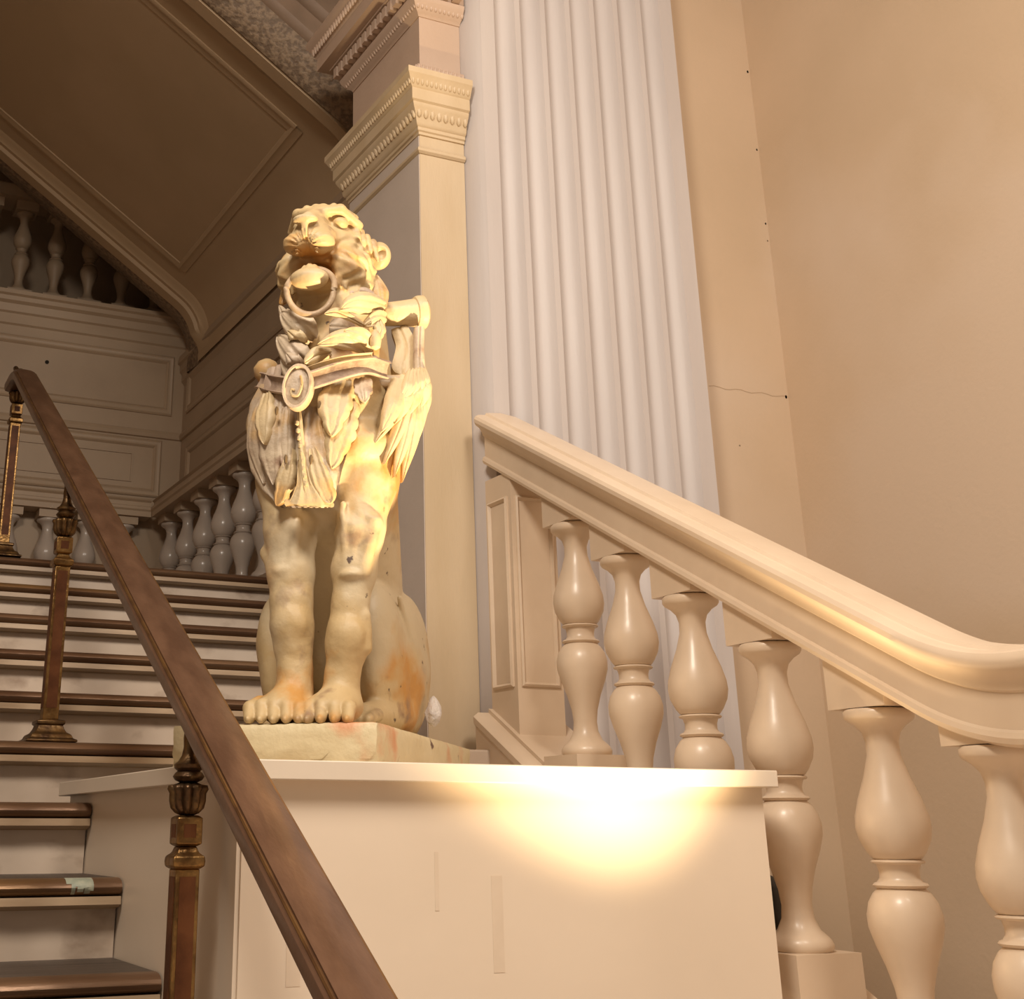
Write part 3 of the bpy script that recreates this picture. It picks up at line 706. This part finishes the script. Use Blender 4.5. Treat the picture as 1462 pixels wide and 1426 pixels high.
# head (symmetrical about u = HU)
HU = .050
def hp3(u, v, w): return np.array([HU + u, v, B0 + w])
S.ell(hp3(0, .20, 1.085), (.090, .115, .084), .02)
S.cone(hp3(0, .17, 1.06), .085, hp3(0, .20, .95), .095, .03)
for sg in (-1, 1):
    S.ell(hp3(sg * .058, .165, 1.024), (.058, .090, .064), .015)
    S.ell(hp3(-.005 + sg * .028, .042, 1.054), (.033, .037, .0245), .006)
S.ell(hp3(-.004, .080, 1.078), (.054, .066, .042), .015)
S.cone(hp3(-.004, .035, 1.108), .022, hp3(0, .12, 1.150), .036, .015); S.ell(hp3(0, .15, 1.150), (.066, .065, .030), .015)
S.ell(hp3(-.005, .010, 1.100), (.030, .020, .012), .005); S.cone(hp3(-.005, .004, 1.095), .008, hp3(-.005, .008, 1.060), .005, .004)
for sg in (-1, 1):
    S.cone(hp3(sg * .016, .080, 1.150), .013, hp3(sg * .052, .100, 1.160), .013, .006); S.cone(hp3(sg * .052, .100, 1.160), .013, hp3(sg * .084, .150, 1.138), .010, .006)
    S.ell(hp3(sg * .050, .085, 1.131), (.026, .026, .0125), .004, 's', (0, sg * .25, 0)); S.ell(hp3(sg * .048, .112, 1.130), (.019, .020, .014), .003)
    S.ell(hp3(sg * .110, .235, 1.092), (.030, .022, .036), .012); S.ell(hp3(sg * .120, .212, 1.090), (.014, .018, .017), .004, 's')
    S.ell(hp3(-.005 + sg * .014, -.006, 1.080), (.0095, .020, .0050), .002, 's', (0, -sg * .4, 0))
    for i in range(4):                         # locks of hair along the jaw and brow
        S.cone(hp3(sg * (.060 + .018 * i), .115 + .028 * i, .992), .013, hp3(sg * (.064 + .018 * i), .105 + .028 * i, .962 + .004 * i), .007, .006)
        S.cone(hp3(sg * (.072 + .010 * i), .150 + .020 * i, 1.135 - .006 * i), .010, hp3(sg * (.086 + .010 * i), .140 + .020 * i, 1.100 - .012 * i), .006, .006)
for (u_, v_, w_) in ((-.03, .10, 1.178), (-.012, .11, 1.184), (.008, .11, 1.182), (.03, .12, 1.186), (.05, .14, 1.180), (-.05, .12, 1.166)):
    S.cone(hp3(u_, v_, w_ - .008), .011, hp3(u_ * 1.25, v_ + .05, w_ - .002), .009, .005)
S.ell(hp3(-.004, .055, 1.006), (.042, .080, .0215), .004, 's')
for sg in (-1, 1): S.cone(hp3(sg * .046, .085, 1.030), .010, hp3(sg * .050, .095, .978), .010, .005)
S.ell(hp3(0, .105, .968), (.054, .075, .020), .008)
S.cone(hp3(-.002, .085, .995), .018, hp3(.002, .035, .972), .026, .005); S.ell(hp3(.003, .022, .958), (.045, .032, .0245), .006); S.ell(hp3(.003, .020, .945), (.033, .024, .010), .006)
S.ell(hp3(-.003, .055, 1.000), (.009, .016, .006), .002)
for sg in (-1, 1): S.cone(hp3(-.004 + sg * .024, .022, 1.036), .005, hp3(-.004 + sg * .024, .024, 1.022), .002, .002)
# surface carving: whisker grooves, cheek fur, skin
mc = hp3(-.005, .02, 1.036)
S.displace(mc, .078, lambda x, y, z: .0040 * np.cos(20 * np.arctan2(z + .002, x + 1e-4)) * np.clip(np.sqrt(x * x + z * z) / .022, 0, 1))
for sg in (-1, 1):
    S.displace(hp3(sg * .09, .14, 1.03), .125, lambda x, y, z: .0080 * np.sin(95 * x * sg + 3 * np.sin(60 * z) + 50 * y) * np.sin(85 * z + 40 * x * sg + 2 * np.sin(70 * y)))
S.displace((.13, .5, B0 + .2), .25, lambda x, y, z: .0022 * np.sin(38 * z + 22 * y) * np.sin(30 * y - 17 * z))
S.displace((.07, .15, B0 + .42), .24, lambda x, y, z: .0022 * np.sin(95 * x + 6 * np.sin(20 * z)) * np.sin(26 * z + 1.3))
S.displace((.06, .12, B0 + .12), .2, lambda x, y, z: .0012 * np.sin(120 * x + 40 * z) * np.sin(70 * z - 30 * x))
S.f[:, :, : int((.03) / S.h) - 1] = .05
V, Fc = S.mesh()
body = lmk('body', V, Fc, M['lion'], ang=180, rec=False)

# --- ornaments
VIEW = nrm((.28, -.93, -.25))
def leaf(name, P, wid, m, N=VIEW, cup=.25, lobes=0, amp=.0, ribs=0, ribh=.0, thick=.009, ns=30, nw=14, parent=None, curl=0.0):
    pts = catmull([L(*p) for p in P], ns); R = []
    N = nrm(N)
    for i, p in enumerate(pts):
        t = nrm(pts[min(i + 1, ns - 1)] - pts[max(i - 1, 0)]); b = nrm(np.cross(t, N)); n = nrm(np.cross(b, t))
        if n @ N < 0: n = -n
        s = i / (ns - 1)
        w = np.interp(s, np.linspace(0, 1, len(wid)), wid) * PXM
        if lobes: w *= 1 - amp * (1 - abs(math.sin(PI * lobes * s)) ** .6)
        w *= math.sqrt(max(0.02, 1 - max(0, (s - .8) / .2) ** 2))
        front = []; back = []
        for j in range(nw + 1):
            x = -1 + 2 * j / nw
            hgt = -cup * w * x * x + ribh * math.cos(PI * ribs * x) * (1 - .5 * s) + curl * w * s * s
            hgt -= .0035 * math.exp(-(x * 7) ** 2)
            q = p + b * w * x + n * hgt
            front.append(q); back.append(q - n * thick)
        R.append(front + back[::-1])
    V, Fc = rings(R); return lmk(name, V, Fc, m, parent, ang=55)
FR = (.1, -1, .25); RTN = (.75, -.65, .1); DN = (.2, -.9, -.45)
# breast apron shell
rows = [(548, 372, 522, .10), (575, 357, 516, .085), (605, 353, 508, .075), (640, 352, 498, .070), (672, 358, 488, .068), (700, 374, 482, .070), (716, 392, 476, .074), (725, 403, 468, .076)]
R = []
for q in np.linspace(0, len(rows) - 1, 34):
    i = min(int(q), len(rows) - 2); t = q - i
    y_, xl_, xr_, v_ = [rows[i][k] * (1 - t) + rows[i + 1][k] * t for k in range(4)]
    fr = []; bk = []
    for j in range(41):
        f_ = j / 40; x_ = xl_ + (xr_ - xl_) * f_; d_ = (x_ - 432) / 75
        h_ = v_ + (.050 if d_ < 0 else .030) * d_ * d_ - .0035 * math.cos(2 * PI * (f_ * 8 + .3 * math.sin(q))) * (.4 + q / 12)
        fr.append(L(x_, y_ + 2.5 * math.sin(f_ * 24) * (q > 31), h_)); bk.append(L(x_, y_, h_ + .03))
    R.append(fr + bk[::-1])
V, Fc = rings(R); lmk('apron', V, Fc, M['ornament'], ang=50)
# left shoulder shell of leaves
leaf('leaf', [(386, 548, .13), (368, 585, .100), (361, 630, .095), (376, 690, .09)], [10, 20, 22, 6], M['ornament'], (-.5, -.9, 0), .4, 5, .16, 3, .003)
leaf('leaf', [(396, 555, .09), (386, 600, .065), (384, 645, .055), (390, 692, .06)], [14, 24, 24, 6], M['ornament'], (-.2, -1, 0), .3, 5, .18, 3, .003)
leaf('leaf', [(380, 560, .085), (374, 592, .062), (377, 634, .050)], [10, 21, 7], M['leaf'], (-.35, -1, 0), .3, 4, .22, 3, .0025, curl=.3)
leaf('leaf', [(408, 580, .07), (404, 625, .055), (408, 672, .052)], [10, 17, 8], M['ornament'], (-.1, -1, 0), .35, 4, .2, 3, .003)
# chest apron leaves
leaf('leaf', [(450, 580, .075), (450, 625, .055), (458, 678, .048), (472, 714, .058)], [14, 24, 25, 12], M['ornament'], VIEW, .2, 5, .18, 3, .003)
leaf('leaf', [(490, 540, .075), (478, 578, .045), (474, 622, .038)], [26, 28, 8], M['leaf'], VIEW, .25, 4, .2, 3, .003, curl=.25)
leaf('leaf', [(497, 570, .075), (486, 615, .055), (474, 668, .050)], [22, 26, 9], M['leaf'], VIEW, .3, 5, .2, 3, .003, curl=.2)
leaf('leaf', [(518, 538, .075), (519, 556, .050), (521, 574, .045)], [15, 14, 4], M['ornament'], VIEW, .35, 3, .2, 2, .002, curl=.3)
leaf('leaf', [(414, 640, .060), (406, 680, .048), (395, 722, .058)], [8, 17, 9], M['leaf'], (-.1, -1, -.1), .25, 4, .2, 3, .003)
leaf('leaf', [(446, 640, .050), (456, 680, .040), (472, 718, .048)], [8, 17, 14], M['leaf'], VIEW, .25, 4, .2, 3, .003)
for (x_, y_) in ((395, 586), (456, 578), (408, 655), (444, 655)):
    c = L(x_, y_, .040); V, Fc = lathe([(-.011, .001), (-.006, .0035), (.003, .0045), (.009, .002)], 8, c); lmk('pierced_eye', V, Fc, M['pierced'])
# central stem, beads and flared foot
V, Fc = tube(catmull([L(427, 585, .055), L(430, 630, .045), L(434, 680, .045), L(441, 720, .05)], 20), list(np.linspace(.005, .012, 20)), 8); lmk('stem', V, Fc, M['leaf'])
leaf('flared_foot', [(432, 655, .045), (437, 690, .038), (441, 716, .036), (441, 724, .040)], [7, 14, 34, 40], M['leaf'], VIEW, .15, 0, 0, 4, .003, .012)
parts = []
for i in range(9):
    c = L(424 + i * 1.6, 604 + i * 11, .040); parts.append(lathe([(-.006, .001), (-.003, .005), (.003, .005), (.007, .001)], 8, c))
o = lmk('beads', *join(parts), M['leaf']); o['kind'] = 'stuff'
# necklace band
def ribbon(name, P, hgt, m, thick=.010, N=VIEW, parent=None):
    pts = catmull([L(*p) for p in P], 30); R = []
    for i, p in enumerate(pts):
        t = nrm(pts[min(i + 1, 29)] - pts[max(i - 1, 0)]); b = nrm(np.cross(t, N)); b = b if b[2] > 0 else -b; n = nrm(np.cross(b, t)); n = n if n @ N > 0 else -n
        h = hgt * PXM
        R.append([p + b * h + n * .0, p + b * h + n * thick, p + b * h * .82 + n * thick * 1.3, p + b * h * .72 + n * thick * .7, p + n * thick * .5, p - b * h * .72 + n * thick * .7, p - b * h * .82 + n * thick * 1.3, p - b * h + n * thick, p - b * h])
    V, Fc = rings(R); return lmk(name, V, Fc, m, parent)
ribbon('necklace', [(374, 545, .18), (392, 549, .10), (420, 550, .050), (455, 540, .038), (495, 527, .045), (525, 522, .075), (550, 528, .13)], 14, M['band'], .012)
ribbon('necklace_edge', [(440, 528, .035), (470, 518, .028), (500, 511, .033), (530, 508, .065)], 5, M['leaf'], .008)
leaf('buckle', [(392, 522, .12), (388, 545, .10), (396, 566, .09)], [14, 16, 8], M['band'], (-.25, -1, 0), .1)
# cartouche
cc = L(426, 553, .018)
def oval(name, c, ru, rw, dep, m, parent=None, tilt=.18):
    R = []
    for (f, d) in ((1.0, .012), (1.02, -.004), (.97, -.014), (.86, -.014), (.80, -.006), (.5, -.010), (.05, -.012)):
        ring = []
        for k in range(32):
            a = 2 * PI * k / 32; x = ru * f * math.cos(a); z = rw * f * math.sin(a)
            ring.append(c + np.array([x * math.cos(tilt) + z * math.sin(tilt) * .5, d * dep + x * .2, z]))
        R.append(ring)
    V, Fc = rings(R); return lmk(name, V, Fc, m, parent)
car = oval('cartouche', cc, .032, .052, 1.0, M['ornament'])
V, Fc = tube(catmull([cc + np.array(q) for q in ((.008, -.012, .022), (.012, -.013, .0), (.004, -.013, -.022), (-.010, -.013, -.020), (-.012, -.013, -.008), (-.004, -.013, -.010))], 20), .0028, 6); lmk('scroll', V, Fc, M['leaf'], car)
# collar leaves
leaf('collar_leaf', [(550, 440, .13), (524, 434, .045), (503, 434, .015), (486, 442, .0)], [15, 19, 13, 3], M['leaf'], (.2, -.8, -.35), .4, 3, .10, 3, .0035, .009)
leaf('collar_leaf', [(552, 458, .14), (540, 455, .09), (520, 464, .06)], [13, 13, 4], M['leaf'], (.3, -.8, -.35), .4, 2, .1, 2, .003, .009)
leaf('collar_leaf', [(518, 464, .055), (498, 453, .025), (480, 446, .010), (463, 448, .005)], [4, 6, 7, 3], M['leaf'], DN, .3, thick=.012)
leaf('collar_leaf', [(508, 470, .085), (490, 466, .06), (470, 465, .05)], [18, 18, 14], M['ornament'], (.1, -.95, .1), .3, thick=.02)
leaf('collar_leaf', [(528, 502, .09), (505, 489, .035), (482, 485, .015), (453, 492, .010)], [13, 18, 15, 4], M['leaf'], (.1, -.85, -.35), .45, 3, .10, 3, .0035, .009)
leaf('collar_leaf', [(532, 500, .085), (515, 482, .035), (491, 473, .015)], [12, 16, 7], M['leaf'], (.15, -.85, -.3), .45, 2, .1, 2, .003, .009)
leaf('collar_leaf', [(474, 504, .06), (454, 507, .025), (435, 518, .015)], [9, 13, 6], M['leaf'], DN, .45, 2, .1, thick=.009)
for (P_, w_) in (([(446, 488, .070), (424, 470, .030), (401, 446, .050)], [14, 24, 23, 15]), ([(442, 530, .070), (416, 508, .030), (396, 480, .055)], [14, 23, 22, 15])):
    leaf('collar_leaf', P_, w_, M['ornament'], (-.3, -.92, -.05), .5, 0, 0, 3, .004, .012, 26, 30, curl=.15)
leaf('collar_leaf', [(432, 492, .060), (420, 482, .022), (410, 472, .028)], [8, 12, 6], M['leaf'], (-.2, -.95, -.1), .5)
leaf('collar_leaf', [(428, 528, .060), (416, 516, .022), (408, 504, .028)], [8, 12, 6], M['ornament'], (-.2, -.95, -.1), .5)
leaf('collar_leaf', [(412, 455, .09), (403, 447, .07), (398, 436, .08)], [8, 8, 4], M['ornament'], (-.3, -.9, .1), .5)
leaf('collar_leaf', [(432, 545, .06), (414, 532, .045), (402, 510, .06)], [10, 15, 11], M['ornament'], (-.3, -.9, .1), .4, 2, .1, 3, .003)
leaf('collar_leaf', [(548, 432, .17), (548, 412, .18), (538, 392, .20)], [11, 16, 8], M['ornament'], RTN, .5, 0, 0, 3, .003)
leaf('collar_leaf', [(530, 425, .14), (520, 418, .13), (500, 420, .11)], [10, 10, 8], M['band'], (.3, -.9, -.2), .4)
leaf('collar_leaf', [(538, 452, .10), (546, 466, .09), (541, 484, .075)], [10, 11, 5], M['leaf'], RTN, .5, 3, .2)
c = L(536, 485, .065); V, Fc = lathe([(-.024, .002), (-.018, .011), (0, .014), (.014, .011), (.024, .003)], 14, c); lmk('tassel', V, Fc, M['leaf'])
c = L(534, 518, .10); V, Fc = lathe([(-.016, .003), (-.008, .013), (.006, .015), (.016, .006)], 14, c); lmk('hollow', V, Fc, M['band'])
# ring held in the mouth
rc = L(443, 412, .018); tn = nrm((.28, -.96, 0)); ex = nrm(np.cross((0, 0, 1), tn)); Rr = 37.5 * PXM * .98
ringpts = [rc + ex * Rr * math.cos(a) + np.array([0, 0, 1]) * Rr * 1.17 * math.sin(a) + np.array([0, .035, 0]) * max(0, math.sin(a)) for a in np.linspace(0, 2 * PI, 48, endpoint=False)]
V, Fc = tube(ringpts, .0072, 12, True); tag(lmk('ring', V, Fc, M['ringm']), 'plain plaster mouth ring')
# wing: scroll tube, support and feathers
a = L(546, 449, .25); b = L(600, 446, .30)
def cyl(name, a, b, prof, m, seg=26):
    ax = nrm(b - a); e1 = nrm(np.cross(ax, (0, 0, 1))); e2 = np.cross(ax, e1); l = np.linalg.norm(b - a)
    R = [[a + ax * l * t + (e1 * math.cos(2 * PI * k / seg) + e2 * math.sin(2 * PI * k / seg)) * r for k in range(seg)] for t, r in prof]
    return lmk(name, *rings(R), m)
cyl('wing_scroll', a, b, [(0, .024), (.05, .028), (.5, .031), (.84, .034), (.86, .038), (.94, .041), (1.08, .041), (1.14, .034)], M['leaf'])
leaf('wing_bracket', [(570, 466, .27), (580, 495, .26), (575, 535, .24)], [14, 17, 22], M['leaf'], (.3, -1, -.1), .2, thick=.03)
leaf('wing_bracket', [(600, 465, .25), (599, 500, .24), (601, 540, .23)], [8, 8, 10], M['ornament'], (.4, -1, 0), .5, thick=.03)
leaf('wing_bracket', [(540, 540, .14), (570, 540, .17), (598, 532, .21)], [10, 14, 12], M['ornament'], (.2, -1, .3), .5, thick=.02)
for i in range(7):
    t = i / 6
    p0 = (584 + 20 * t, 545 - 12 * t, .185 + .06 * t); p2 = (np.interp(t, [0, .2, .45, .6, .8, 1], [536, 552, 573, 579, 589, 599]), np.interp(t, [0, .2, .45, .6, .8, 1], [632, 668, 692, 680, 650, 612]), .100 + .12 * t)
    p1 = ((p0[0] + p2[0]) / 2 + 7, (p0[1] + p2[1]) / 2 - 4, (p0[2] + p2[2]) / 2 - .014)
    leaf('feather', [p0, p1, p2], [12, 14, 12, 8, 2], M['leaf'], (.6, -.8, 0), .5, 0, 0, 0, 0, .012)
for i in range(4):
    t = i / 3
    p0 = (572 + 30 * t, 540 - 14 * t, .16 + .07 * t); p2 = (546 + 52 * t, 615 - 30 * t, .085 + .115 * t); p1 = ((p0[0] + p2[0]) / 2 + 6, (p0[1] + p2[1]) / 2 - 3, (p0[2] + p2[2]) / 2 - .014)
    leaf('feather', [p0, p1, p2], [13, 16, 13, 3], M['leaf'], (.5, -.85, 0), .5, 0, 0, 3, .0015, .012)
for i in range(4):
    t = i / 3
    p0 = (590 + 14 * t, 528 - 4 * t, .19 + .04 * t); p2 = (572 + 28 * t, 572 - 10 * t, .135 + .075 * t); p1 = ((p0[0] + p2[0]) / 2 + 5, (p0[1] + p2[1]) / 2 - 2, (p0[2] + p2[2]) / 2 - .012)
    leaf('feather', [p0, p1, p2], [9, 12, 4], M['leaf'], (.5, -.85, 0), .5, 2, .1, 3, .002, .008)
c = L(381, 530, .22); V, Fc = lathe([(-.034, .004), (-.028, .018), (-.012, .030), (.006, .032), (.022, .022), (.030, .008)], 20, c); lmk('wing_scroll', V, Fc, M['lion'])
# raw plaster lump at the back
c = L(619, 1015, .55); rr = random.Random(5)
V, Fc = lathe([(-.035, .003), (-.025, .014), (-.005, .019), (.012, .016), (.028, .008), (.034, .002)], 12, c, lambda a, z: rr.uniform(.8, 1.2)); lmk('plaster_lump', V, Fc, M['plaster'])
